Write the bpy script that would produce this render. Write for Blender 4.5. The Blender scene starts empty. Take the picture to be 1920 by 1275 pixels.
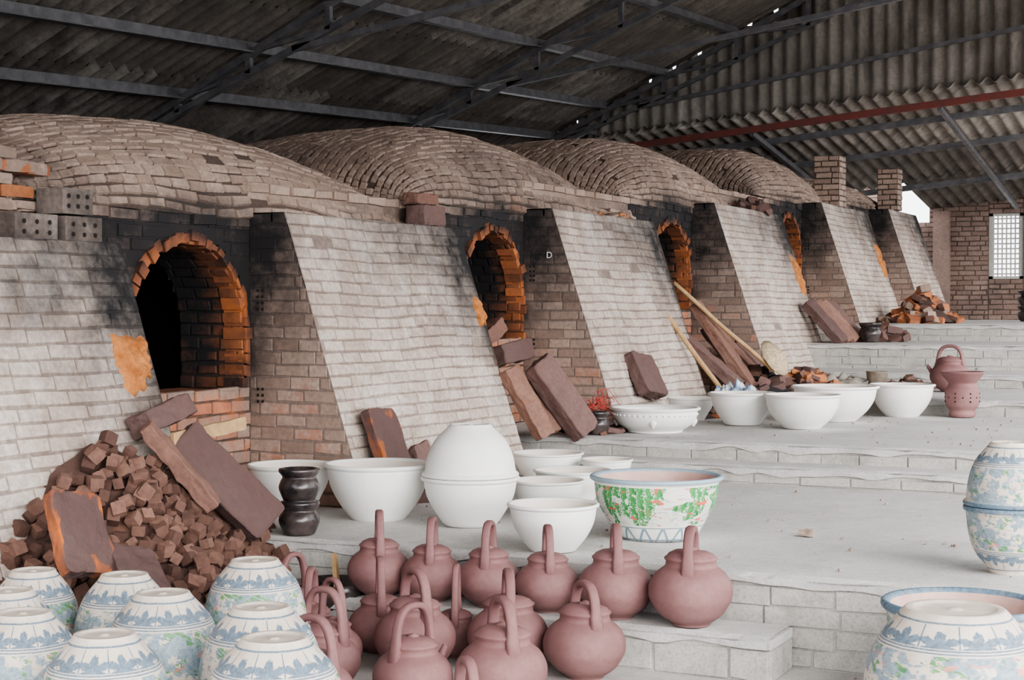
import bpy, math, random
from mathutils import Vector, Matrix, noise
random.seed(7)
def V(*a): return Vector(a)
def sm(x):
    x=max(0.0,min(1.0,x)); return x*x*(3-2*x)

# ---------------------------------------------------------------- mesh builder
class MB:
    def __init__(s): s.v=[];s.f=[];s.m=[];s.c=[];s.u=[];s.sm=[]
    def add(s,vs,fs,mat=0,col=(.5,0,0),uv=None,smooth=False):
        o=len(s.v)
        for i,p in enumerate(vs):
            s.v.append(tuple(p))
            c=col(p) if callable(col) else col
            s.c.append((c[0],c[1],c[2],1))
            s.u.append(uv[i] if uv else (0,0,0))
        for f in fs:
            s.f.append([o+i for i in f]); s.m.append(mat); s.sm.append(smooth)
    def box(s,lo,hi,mat=0,col=(.5,0,0),M=None):
        x0,y0,z0=lo;x1,y1,z1=hi
        vs=[V(x,y,z) for z in(z0,z1) for y in(y0,y1) for x in(x0,x1)]
        if M: vs=[M@p for p in vs]
        s.add(vs,[(0,2,3,1),(4,5,7,6),(0,1,5,4),(2,6,7,3),(0,4,6,2),(1,3,7,5)],mat,col)
    def beam(s,a,b,w,h,mat=0,col=(.5,0,0),up=V(0,0,1)):
        a=Vector(a);b=Vector(b);d=(b-a);l=d.length;d.normalize()
        sd=d.cross(up)
        if sd.length<1e-4: sd=d.cross(V(1,0,0))
        sd.normalize();uu=sd.cross(d)
        vs=[]
        for t in(0,l):
            for q in((-1,-1),(1,-1),(1,1),(-1,1)):
                vs.append(a+d*t+sd*(q[0]*w/2)+uu*(q[1]*h/2))
        s.add(vs,[(0,1,2,3),(7,6,5,4),(0,4,5,1),(1,5,6,2),(2,6,7,3),(3,7,4,0)],mat,col)
    def build(s,name,mats,loc=(0,0,0),parent=None,rz=0):
        me=bpy.data.meshes.new(name); me.from_pydata(s.v,[],s.f)
        for m in mats: me.materials.append(m)
        me.polygons.foreach_set('material_index',s.m)
        me.polygons.foreach_set('use_smooth',s.sm)
        a=me.color_attributes.new('tint','FLOAT_COLOR','POINT')
        a.data.foreach_set('color',[x for c in s.c for x in c])
        b=me.attributes.new('puv','FLOAT_VECTOR','POINT')
        b.data.foreach_set('vector',[x for c in s.u for x in c])
        me.update()
        ob=bpy.data.objects.new(name,me); ob.location=loc; ob.rotation_euler=(0,0,rz)
        if parent: ob.parent=parent
        bpy.context.scene.collection.objects.link(ob); return ob

def lay(mb,P,N,rows,ulim,L,gap=.008,prot=.006,jit=.3,colf=None,mat=0,skip=None,bev=.004):
    for i,(v0,v1) in enumerate(rows):
        vm=(v0+v1)/2
        for (ua,ub) in ulim(vm):
            if ub-ua<.03: continue
            u=ua-L*(.5 if i%2 else 0)-random.random()*L*.25
            while u<ub:
                l=L*random.uniform(.82,1.15)
                a=max(u,ua);b=min(u+l,ub);u+=l
                if b-a<.035: continue
                um=(a+b)/2
                if skip and skip(um,vm): continue
                g=gap/2*random.uniform(.5,1.6);a2=a+g;b2=b-g
                j=(v1-v0)*.06*jit
                c=[(a2,v0+g+random.uniform(-j,j)),(b2,v0+g+random.uniform(-j,j)),(b2,v1-g+random.uniform(-j,j)),(a2,v1-g+random.uniform(-j,j))]
                pr=prot*(1+random.uniform(-.6,.6)*min(jit,1))
                n=N(um,vm)
                base=[P(*q)-n*.006 for q in c]
                e=bev
                ci=[(c[0][0]+e,c[0][1]+e),(c[1][0]-e,c[1][1]+e),(c[2][0]-e,c[2][1]-e),(c[3][0]+e,c[3][1]-e)]
                top=[P(*q)+n*(pr+random.uniform(-.0006,.0006)*jit*2) for q in ci]
                r=random.random()
                f=colf if colf else (lambda p:(0,0))
                mb.add(base+top,[(4,5,6,7),(0,1,5,4),(1,2,6,5),(2,3,7,6),(3,0,4,7)],mat,lambda p:(r,)+tuple(f(p)))
def grid(mb,P,us,vs,mat=0,colf=None,skip=None,smooth=True):
    nu,nv=len(us),len(vs)
    pts=[P(u,v) for v in vs for u in us]
    fs=[]
    for j in range(nv-1):
        for i in range(nu-1):
            if skip and skip((us[i]+us[i+1])/2,(vs[j]+vs[j+1])/2): continue
            fs.append((j*nu+i,j*nu+i+1,(j+1)*nu+i+1,(j+1)*nu+i))
    f=colf if colf else (lambda p:(0,0))
    mb.add(pts,fs,mat,lambda p:(.5,)+tuple(f(p)),smooth=smooth)
def lin(a,b,n): return [a+(b-a)*i/n for i in range(n+1)]
def rows(a,b,h):
    n=max(1,round((b-a)/h)); return [(a+(b-a)*i/n,a+(b-a)*(i+1)/n) for i in range(n)]

# ---------------------------------------------------------------- materials
class NT:
    def __init__(s,name,rough=.85):
        m=bpy.data.materials.new(name);m.use_nodes=True;s.m=m;s.t=m.node_tree;s.n=s.t.nodes
        s.b=s.n['Principled BSDF'];s.b.inputs['Roughness'].default_value=rough
        s.tc=s.n.new('ShaderNodeTexCoord')
    def L(s,a,b): s.t.links.new(a,b)
    def set(s,inp,val):
        if hasattr(val,'is_linked') or hasattr(val,'links'): s.L(val,inp)
        else: inp.default_value=val
    def noise(s,scale,detail=4,rough=.6,vec=None,out='Fac',dist=0):
        n=s.n.new('ShaderNodeTexNoise');n.inputs['Scale'].default_value=scale;n.inputs['Detail'].default_value=detail
        n.inputs['Roughness'].default_value=rough;n.inputs['Distortion'].default_value=dist
        s.L(vec if vec is not None else s.tc.outputs['Object'],n.inputs['Vector']);return n.outputs[out]
    def math(s,op,a,b=0,c=0,clamp=False):
        n=s.n.new('ShaderNodeMath');n.operation=op;n.use_clamp=clamp
        s.set(n.inputs[0],a);s.set(n.inputs[1],b);s.set(n.inputs[2],c);return n.outputs[0]
    def mr(s,x,a,b,c=0,d=1):
        n=s.n.new('ShaderNodeMapRange');n.inputs[1].default_value=a;n.inputs[2].default_value=b
        n.inputs[3].default_value=c;n.inputs[4].default_value=d;s.L(x,n.inputs[0]);return n.outputs[0]
    def mix(s,f,a,b,mode='MIX'):
        n=s.n.new('ShaderNodeMix');n.data_type='RGBA';n.blend_type=mode
        s.set(n.inputs[0],f)
        for k,x in((6,a),(7,b)):
            if isinstance(x,tuple): n.inputs[k].default_value=(x[0],x[1],x[2],1)
            else: s.L(x,n.inputs[k])
        return n.outputs[2]
    def attr(s,name='tint'):
        n=s.n.new('ShaderNodeAttribute');n.attribute_name=name;return n
    def sep(s,x):
        n=s.n.new('ShaderNodeSeparateXYZ');s.L(x,n.inputs[0]);return n.outputs
    def comb(s,x,y,z=0):
        n=s.n.new('ShaderNodeCombineXYZ')
        for i,q in enumerate((x,y,z)): s.set(n.inputs[i],q)
        return n.outputs[0]
    def bump(s,h,st=.4,dist=.01):
        n=s.n.new('ShaderNodeBump');n.inputs['Strength'].default_value=st;n.inputs['Distance'].default_value=dist
        s.L(h,n.inputs['Height']);s.L(n.outputs[0],s.b.inputs['Normal'])
    def col(s,c):
        if isinstance(c,tuple): s.b.inputs['Base Color'].default_value=(c[0],c[1],c[2],1)
        else: s.L(c,s.b.inputs['Base Color'])
        return s.m
def brick_mat(name,c1,c2,stain,red1=(.36,.13,.07),red2=(.62,.2,.05),bs=.5,patch=.0,wash=None,grime=0):
    t=NT(name,.93);a=t.attr();r,g,b=t.sep(a.outputs['Vector'])
    c=t.mix(r,c1,c2)
    n1=t.noise(1.8,6,.68);c=t.mix(t.mr(n1,.45,.7,0,.8),c,stain)
    if wash: c=t.mix(t.mr(t.noise(3.1,6,.7,dist=.6),.46,.62,0,.85),c,wash)
    n3=t.noise(40,3,.6);c=t.mix(t.mr(n3,.35,.7,0,.45),c,tuple(x*.6 for x in stain))
    if grime: c=t.mix(t.mr(t.noise(2.3,7,.75,dist=.8),.54,.72,0,grime),c,(.13,.105,.095))
    n2=t.noise(5,6,.7)
    red=t.mix(t.mr(t.noise(9,4),.35,.65),red1,red2)
    rf=t.math('ADD',t.math('MULTIPLY',b,1.5),t.math('SUBTRACT',t.math('MULTIPLY',t.math('ADD',n2,t.math('MULTIPLY',r,.35)),1.6),1.6-patch))
    c=t.mix(t.mr(rf,.15,.6),c,red)
    n4=t.noise(6,6,.7)
    sf=t.math('ADD',g,t.math('MULTIPLY',t.math('MULTIPLY',g,t.math('SUBTRACT',1.3,g)),t.math('MULTIPLY',t.math('SUBTRACT',n4,.5),4)),clamp=True)
    c=t.mix(t.math('POWER',sf,.75,clamp=True),c,(.016,.014,.015))
    t.bump(t.noise(60,5,.7),bs,.006)
    return t.col(c)
M_wall=brick_mat('whitewashed_brick',(.49,.395,.335),(.61,.51,.44),(.34,.255,.21),wash=(.69,.615,.56),patch=-.05,grime=.45)
M_wmort=brick_mat('wall_mortar',(.25,.19,.16),(.30,.23,.195),(.17,.13,.105),wash=(.44,.365,.32),patch=-.2)
M_dome=brick_mat('dome_brick',(.345,.245,.195),(.51,.385,.315),(.26,.18,.14),red1=(.42,.2,.12),red2=(.55,.27,.15),patch=.04,bs=.9,grime=.5)
M_dmort=brick_mat('dome_mortar',(.11,.075,.057),(.13,.09,.07),(.035,.026,.02),patch=-.1)
M_side=brick_mat('buttress_side_brick',(.30,.205,.16),(.50,.37,.30),(.25,.185,.155),red1=(.34,.13,.08),red2=(.5,.2,.11),patch=.2)
M_smort=brick_mat('side_mortar',(.24,.18,.15),(.28,.21,.18),(.15,.11,.09),patch=0)
M_red=brick_mat('red_brick',(.40,.13,.055),(.56,.21,.08),(.28,.12,.07),red2=(.62,.19,.04),patch=.1)
M_black=brick_mat('soot_brick',(.02,.018,.018),(.04,.034,.03),(.015,.012,.012),patch=-1)
M_slab=brick_mat('kiln_shelf_slab',(.10,.055,.05),(.20,.115,.10),(.14,.09,.08),red1=(.34,.10,.035),red2=(.60,.16,.025),patch=-.05,bs=.9)
M_slabo=brick_mat('orange_slab',(.20,.10,.075),(.34,.19,.14),(.18,.10,.08),red1=(.48,.12,.03),red2=(.72,.19,.025),patch=.42,bs=.9)
M_cube=brick_mat('burnt_cube',(.085,.042,.032),(.25,.135,.10),(.10,.05,.037),red1=(.24,.085,.045),red2=(.34,.13,.065),patch=-.1,bs=.6)
def concrete(name,c1,c2,dark):
    t=NT(name,.9);n=t.noise(1.3,7,.65);c=t.mix(t.mr(n,.35,.7),c1,c2)
    c=t.mix(t.mr(t.noise(2.6,8,.72,dist=.4),.48,.70,0,.75),c,dark)
    c=t.mix(t.mr(t.noise(11,6,.7),.52,.74,0,.55),c,dark)
    c=t.mix(t.mr(t.noise(90,3,.6),.45,.75,0,.5),c,tuple(x*.65 for x in dark))
    t.bump(t.noise(35,6,.7),.35,.006);return t.col(c)
M_conc=concrete('concrete_slab',(.49,.475,.455),(.62,.60,.575),(.37,.355,.335))
M_riser=concrete('cement_riser',(.42,.40,.37),(.55,.525,.49),(.26,.24,.215))
M_ground=concrete('dusty_floor',(.48,.455,.43),(.60,.575,.545),(.35,.33,.31))
def corr(name,c1,c2,dark):
    t=NT(name,.9);x,y,z=t.sep(t.tc.outputs['Object'])
    st=t.noise(1,5,.7,vec=t.comb(t.math('MULTIPLY',x,2),t.math('MULTIPLY',y,3),t.math('MULTIPLY',z,1)))
    a=t.attr();r,g,b=t.sep(a.outputs['Vector'])
    c=t.mix(r,c1,c2);c=t.mix(t.mr(st,.4,.68),c,dark);c=t.mix(t.mr(t.noise(25,5,.7),.45,.7,0,.5),c,dark)
    t.bump(t.noise(50,4),.3,.004);return t.col(c)
M_roof=corr('corrugated_asbestos',(.17,.145,.125),(.34,.30,.265),(.07,.06,.052))
M_roof2=corr('corrugated_asbestos_pale',(.32,.285,.25),(.52,.47,.42),(.13,.11,.095))
t=NT('steel_truss',.5);M_steel=t.col(t.mix(t.mr(t.noise(8,4),.4,.7),(.09,.088,.094),(.17,.16,.165)))
t=NT('red_oxide_steel',.7);M_redsteel=t.col(t.mix(t.mr(t.noise(8,4),.4,.7),(.20,.05,.04),(.12,.05,.045)))
t=NT('unglazed_white_clay',.7);M_white=t.col(t.mix(t.mr(t.noise(5,4),.4,.7,0,.5),(.82,.81,.775),(.70,.685,.64)));t.bump(t.noise(40,3),.06,.003)
t=NT('white_clay_inside',.8);M_whin=t.col((.70,.62,.55))
t=NT('mauve_clay',.7)
c=t.mix(t.mr(t.noise(4,5),.35,.7),(.19,.09,.088),(.29,.155,.148));c=t.mix(t.mr(t.noise(60,3),.4,.75,0,.3),c,(.14,.065,.063))
M_mauve=t.col(c);t.bump(t.noise(60,4),.12,.003)
t=NT('pink_clay',.8);M_pink=t.col(t.mix(t.mr(t.noise(6,5),.35,.7),(.46,.29,.25),(.58,.41,.36)))
t=NT('dark_glaze',.22);M_glaze=t.col(t.mix(t.mr(t.noise(9,4),.4,.65),(.02,.017,.018),(.085,.065,.06)))
t=NT('weathered_wood',.85)
M_wood=t.col(t.mix(t.mr(t.noise(12,5,.7),.35,.7),(.50,.33,.17),(.33,.20,.10)))
t=NT('woven_bamboo',.85);M_bamboo=t.col(t.mix(t.mr(t.noise(60,3),.4,.6),(.55,.44,.3),(.36,.27,.17)))
t=NT('chalk',.95);M_chalk=t.col((.8,.78,.75))
t=NT('plastic_sheet',.5);M_plastic=t.col(t.mix(t.mr(t.noise(14,4),.45,.58),(.62,.64,.66),(.12,.2,.34)))
t=NT('red_wire',.5);M_wire=t.col((.45,.04,.03))
t=NT('hole_shade',1);M_hole_shade=t.col((.015,.012,.01))  # near-black for solid marks; the shade inside holes is painted as colour
t=NT('galvanised',.5);M_galv=t.col(t.mix(t.mr(t.noise(12,4),.4,.65),(.30,.25,.2),(.18,.13,.1)))
def paint_mat():
    t=NT('painted_cream_pottery',.5)
    u,v,w=t.sep(t.attr('puv').outputs['Vector'])
    ang=t.math('MULTIPLY',u,2*math.pi);cx=t.math('COSINE',ang);sx=t.math('SINE',ang)
    cyl=t.comb(cx,sx,t.math('MULTIPLY',v,1.6))
    oi=t.n.new('ShaderNodeObjectInfo')
    off=t.math('MULTIPLY',oi.outputs['Random'],20)
    nA=t.noise(3,3,.6,vec=t.comb(t.math('ADD',cx,off),sx,t.math('MULTIPLY',v,1.6)))
    base=t.mix(t.mr(t.noise(3,4,vec=cyl),.35,.7),(.56,.475,.40),(.66,.585,.51))
    blue=t.mix(t.mr(t.noise(14,3,.7,vec=cyl),.35,.65),(.06,.105,.155),(.15,.225,.295))
    soft=t.mix(t.mr(t.noise(11,3,.7,vec=cyl),.35,.65),(.13,.205,.255),(.28,.36,.405))
    sc=t.math('SUBTRACT',t.math('FRACT',t.math('MULTIPLY',u,11)),.5)
    cell=t.math('ABSOLUTE',sc)
    vb=t.math('SUBTRACT',v,.20);vba=t.math('ABSOLUTE',vb)
    ty=t.math('SUBTRACT',.36,t.math('MULTIPLY',vb,4.4))
    th=t.math('ARCTAN2',sc,ty)
    rad=t.math('SQRT',t.math('ADD',t.math('MULTIPLY',sc,sc),t.math('MULTIPLY',ty,ty)))
    pet=t.math('ADD',.27,t.math('MULTIPLY',t.math('ABSOLUTE',t.math('COSINE',t.math('MULTIPLY',th,3.0))),.33))
    jn=t.math('MULTIPLY',t.math('SUBTRACT',t.noise(24,3,.7,vec=cyl),.5),.45)
    inb=t.math('LESS_THAN',vba,.108)
    flower=t.math('MULTIPLY',t.math('LESS_THAN',t.math('ADD',rad,jn),pet),inb)
    vline=t.math('MULTIPLY',t.math('GREATER_THAN',cell,.478),inb)
    def ring(c_,w_): return t.math('LESS_THAN',t.math('ABSOLUTE',t.math('SUBTRACT',t.math('ADD',v,t.math('MULTIPLY',t.math('SUBTRACT',nA,.5),.012)),c_)),w_)
    body=t.math('GREATER_THAN',v,.38)
    sw=t.math('SINE',t.math('ADD',t.math('ADD',t.math('MULTIPLY',u,2*math.pi*4),t.math('MULTIPLY',v,7)),t.math('MULTIPLY',nA,18)))
    st=t.noise(8,4,.7,vec=t.comb(t.math('MULTIPLY',cx,.6),t.math('MULTIPLY',sx,.6),t.math('MULTIPLY',v,7)),dist=.4)
    brush=t.mr(t.math('ADD',t.math('MULTIPLY',sw,.45),t.math('MULTIPLY',st,1.9)),.66,.84)
    brush=t.math('MULTIPLY',brush,body)
    c=t.mix(t.math('MULTIPLY',brush,.9),base,soft)
    for m in(flower,vline,ring(.075,.009),ring(.325,.008),ring(.355,.007),t.math('MULTIPLY',t.math('GREATER_THAN',v,.93),t.math('LESS_THAN',v,1.05))):
        c=t.mix(t.math('MULTIPLY',m,.9),c,blue)
    gn=t.noise(3.0,3,.6,vec=t.comb(t.math('ADD',cx,t.math('ADD',off,3)),sx,t.math('MULTIPLY',v,2.2)),dist=.9)
    stroke=t.math('GREATER_THAN',t.math('ABSOLUTE',t.math('SUBTRACT',t.math('FRACT',t.math('ADD',t.math('MULTIPLY',u,26),t.math('MULTIPLY',v,14))),.5)),.12)
    gm=t.math('MULTIPLY',t.math('MULTIPLY',t.mr(gn,.575,.60),stroke),t.math('MULTIPLY',body,t.math('LESS_THAN',v,.9)))
    c=t.mix(t.math('MULTIPLY',gm,.85),c,t.mix(t.mr(st,.4,.6),(.03,.16,.035),(.13,.33,.09)))
    pn=t.noise(2.8,3,.6,vec=t.comb(t.math('ADD',cx,t.math('ADD',off,9)),sx,t.math('MULTIPLY',v,2.6)),dist=.6)
    pm=t.math('MULTIPLY',t.mr(pn,.63,.67),t.math('MULTIPLY',body,t.math('LESS_THAN',v,.88)))
    c=t.mix(t.math('MULTIPLY',pm,.7),c,(.66,.22,.19))
    return t.col(c)
M_paint=paint_mat()
def land_mat():
    t=NT('landscape_painted_pottery',.45)
    u,v,w=t.sep(t.attr('puv').outputs['Vector'])
    ang=t.math('MULTIPLY',u,2*math.pi);cx=t.math('COSINE',ang);sx=t.math('SINE',ang)
    cyl=t.comb(cx,sx,t.math('MULTIPLY',v,1.2))
    n=t.noise(12,4,.75,vec=cyl);n2=t.noise(2.2,2,.5,vec=cyl,dist=.6)
    c=t.mix(t.mr(n2,.4,.6),(.68,.66,.59),(.76,.75,.70))
    grey=t.mix(n,(.08,.14,.20),(.30,.40,.46))
    band=t.math('LESS_THAN',v,.22)
    pet=t.math('SUBTRACT',t.math('ABSOLUTE',t.math('SUBTRACT',t.math('FRACT',t.math('MULTIPLY',u,16)),.5)),t.math('MULTIPLY',v,1.6))
    pl=t.math('MULTIPLY',t.math('LESS_THAN',t.math('ABSOLUTE',t.math('SUBTRACT',pet,.12)),.07),band)
    c=t.mix(pl,c,grey)
    for cc,ww in((.23,.008),(.03,.012)): c=t.mix(t.math('LESS_THAN',t.math('ABSOLUTE',t.math('SUBTRACT',v,cc)),ww),c,grey)
    mid=t.math('MULTIPLY',t.math('GREATER_THAN',v,.27),t.math('LESS_THAN',v,.88))
    bs=t.noise(5,4,.7,vec=t.comb(cx,sx,t.math('MULTIPLY',v,5)),dist=1.2)
    c=t.mix(t.math('MULTIPLY',t.math('MULTIPLY',mid,t.mr(bs,.56,.60)),.75),c,grey)
    comb_=t.math('ABSOLUTE',t.math('SUBTRACT',t.math('FRACT',t.math('ADD',t.math('MULTIPLY',u,44),t.math('MULTIPLY',n,3))),.5))
    gm=t.math('MULTIPLY',mid,t.math('MULTIPLY',t.mr(t.math('ADD',n2,t.math('MULTIPLY',v,.25)),.64,.65),t.math('GREATER_THAN',comb_,.09)))
    c=t.mix(gm,c,t.mix(t.mr(n,.35,.65),(.01,.13,.03),(.10,.40,.12)))
    pn=t.noise(3.2,3,.6,vec=t.comb(t.math('ADD',cx,7),sx,t.math('MULTIPLY',v,4)),dist=.6)
    c=t.mix(t.math('MULTIPLY',mid,t.mr(pn,.60,.63)),c,(.68,.12,.09))
    c=t.mix(t.math('GREATER_THAN',v,.93),c,t.mix(n,(.20,.28,.36),(.40,.48,.53)))
    return t.col(c)
M_land=land_mat()

# ---------------------------------------------------------------- ground, platforms
mb=MB();mb.box((-12,-8,-.3),(14,30,0));mb.build('floor',[M_ground])
def platform(name,x0,x1,y0,y1,z0,z1,right=False):
    mb=MB()
    us=lin(x0,x1,int((x1-x0)/.06));vs=lin(y0-.02,y1,max(2,int((y1-y0)/.08)))
    def P(u,v):
        n=noise.noise(V(u*3,v*3,z1))*.006
        e=noise.noise(V(u*5,0,z1*7))*.018 if v<y0 else 0
        return V(u,v+e,z1+n-(.012 if v<y0 else 0))
    grid(mb,P,us,vs,0)
    mb.box((x0,y0,z0),(x1,y1,z1-.03),1)
    zt=z1-.045
    rw=rows(z0,zt,.085)
    lay(mb,lambda u,v:V(u,y0-.004+.012*noise.noise(V(u*4,v*4,z1)),v),lambda u,v:V(0,-1,0),rw,lambda v:[(x0,x1)],.27,gap=.007,prot=.004,jit=1.3,mat=1)
    n=int((x1-x0)/.05)
    for i in range(n):
        a=x0+(x1-x0)*i/n;b=x0+(x1-x0)*(i+1)/n
        fa=-.018+noise.noise(V(a*5,1,z1*7))*.014;fb=-.018+noise.noise(V(b*5,1,z1*7))*.014
        za=zt+noise.noise(V(a*6,4,z1))*.03;zb=zt+noise.noise(V(b*6,4,z1))*.03
        ca=.012+.016*max(0,noise.noise(V(a*9,7,z1)));cb=.012+.016*max(0,noise.noise(V(b*9,7,z1)))
        mb.add([V(a,y0+fa,za),V(b,y0+fb,zb),V(b,y0+fb-.002,z1-cb),V(a,y0+fa-.002,z1-ca),V(b,y0+.02,z1+.001),V(a,y0+.02,z1+.001),V(a,y0+.01,za-.01),V(b,y0+.01,zb-.01)],[(0,1,2,3),(3,2,4,5),(6,7,1,0)],0)
    if right:
        lay(mb,lambda u,v:V(x1+.002,u,v),lambda u,v:V(1,0,0),rw,lambda v:[(y0,y1)],.24,gap=.01,prot=.006,jit=1,mat=1)
        mb.box((x1-.1,y0-.01,zt),(x1+.01,y1,z1-.008),0)
    return mb.build(name,[M_conc,M_riser])
XB=-5.11
platform('stair_step',-3.75,-1.79,5.77,6.04,0,.17,right=True)
platform('stair_step.001',-4.36,3,9.16,9.45,.36,.47)
platform('kiln_platform',XB,3,6.06,9.45,0,.36)
platform('kiln_platform.001',XB,3,9.45,12.6,.36,.58)
platform('stair_step.002',XB,3,12.6,14.6,.36,.70)
platform('stair_step.003',XB,3,14.6,15.6,.36,.82)
platform('kiln_platform.002',XB,3,15.6,17.6,.36,1.06)
platform('kiln_platform.003',-9.0,3,17.6,26,.36,1.24)

# ---------------------------------------------------------------- kilns
RX=-5.12
SEC=[(0.5,5.72,0.0,1.70,.36),(7.12,9.08,.36,1.92,.36),(10.50,12.52,.58,2.13,.58),(14.05,16.15,.70,2.38,.82),(17.65,19.75,1.06,2.60,1.06),(20.75,22.4,1.24,2.70,1.24)]
def wx(z,g): return -4.38-.33*(z-g)
DOORS=[(6.60,.97,.36,1.89),(10.0,1.17,.58,2.09),(13.53,1.40,.70,2.34),(17.15,1.64,1.06,2.57),(20.25,1.85,1.24,2.69)]
HW=.47;JH=.33
KE=[]
for k in range(6):
    e=bpy.data.objects.new('pottery_kiln',None);bpy.context.scene.collection.objects.link(e);KE.append(e)
def sector_fn(i):
    y0,y1,g,zt,gg=SEC[i]
    def f(p):
        s=sm(1-(y1-p.y)/.85)*sm((p.z-(zt-.95))/.8)*1.0
        s=max(s,sm(1-(y1-p.y)/.2)*sm((p.z-(zt-1.05))/.4)*.85)
        s=max(s,sm(1-(y1-p.y)/2.0)*sm((p.z-(zt-.65))/.6)*.7)
        s=max(s,sm(1-(p.y-y0)/.25)*sm((p.z-(zt-.3))/.3)*.3 if i else 0)
        r=sm(1-(y1-p.y)/.22)*sm(1-abs(p.z-(g+.7))/.4)*.3
        if i==0: r=max(r,.15*sm(1-p.z/.9))
        return (s,r)
    return f
for i,(y0,y1,g,zt,gg) in enumerate(SEC):
    mb=MB();f=sector_fn(i)
    T=Vector((-.33,0,1)).normalized();Nn=V(1,0,.33).normalized();ln=(zt-g)/T.z
    P=lambda u,v:V(wx(g,gg),u,g)+T*v+Nn*(.014*noise.noise(V(u*1.3,v*1.3,i*5))+.004*noise.noise(V(u*6,v*6,i*5)))
    grid(mb,lambda u,v:P(u,v)-Nn*.002,lin(y0,y1,int((y1-y0)/.08)),lin(0,ln,20),1,f)
    lay(mb,lambda u,v:P(u,v+.013*noise.noise(V(u*1.6,v*2,i))),lambda u,v:Nn,rows(0,ln,.066),lambda v:[(y0,y1)],.21,gap=.0065,prot=.0028,jit=1.2,colf=f,mat=0,skip=lambda u,v:random.random()<.006)
    def fs(p):
        s=sm((p.z-(zt-1.1))/1.0)*1.0*(.5+.5*sm((-4.70-p.x)/.3))
        s=max(s,sm(1-(p.x-RX)/.10)*.75*sm((p.z-g-.3)/.5))
        return (s,.22*sm((zt-.6-p.z)/.6))
    if i>0:
        rw=rows(g,zt,.068)
        n=14
        vs=[];fc=[]
        for k in range(n+1):
            z=g+(zt-g)*k/n
            for m in range(9): vs.append(V(RX+(wx(z,gg)-RX)*m/8,y0,z))
        for k in range(n):
            for m in range(8): fc.append((k*9+m,k*9+m+1,(k+1)*9+m+1,(k+1)*9+m))
        mb.add(vs,fc,3,lambda p:(.5,)+fs(p))
        lay(mb,lambda u,v:V(u,y0,v),lambda u,v:V(0,-1,0),rw,lambda v:[(RX,wx(v,gg)-.004)],.2,gap=.007,prot=.003,jit=1.2,colf=fs,mat=2)
        for (hz,cn) in ((zt-.42,4),(zt-.95,3)):
            for q in range(cn):
                for w_ in (0,1):
                    cx_,cz=RX+.06+w_*.03,hz-q*.033
                    mb.add([V(cx_+.009*math.cos(a*.7854),y0-.0072,cz+.009*math.sin(a*.7854)) for a in range(8)],[tuple(range(8))],4)
    vs=[V(RX,y1,g),V(wx(g,gg),y1,g),V(wx(zt,gg),y1,zt),V(RX,y1,zt)]
    mb.add(vs,[(0,1,2,3)],2,lambda p:(.5,.4,.2))
    mb.box((RX-.1,y0,zt-.05),(wx(zt,gg),y1,zt),0,lambda p:(.4,)+f(p))
    if i==0:
        mb.add([V(RX,y0,g),V(wx(g,gg),y0,g),V(wx(zt,gg),y0,zt),V(RX,y0,zt)],[(0,1,2,3)],2)
    mb.build('buttress_wall',[M_wall,M_wmort,M_side,M_smort,M_hole_shade],parent=KE[i])

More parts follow.
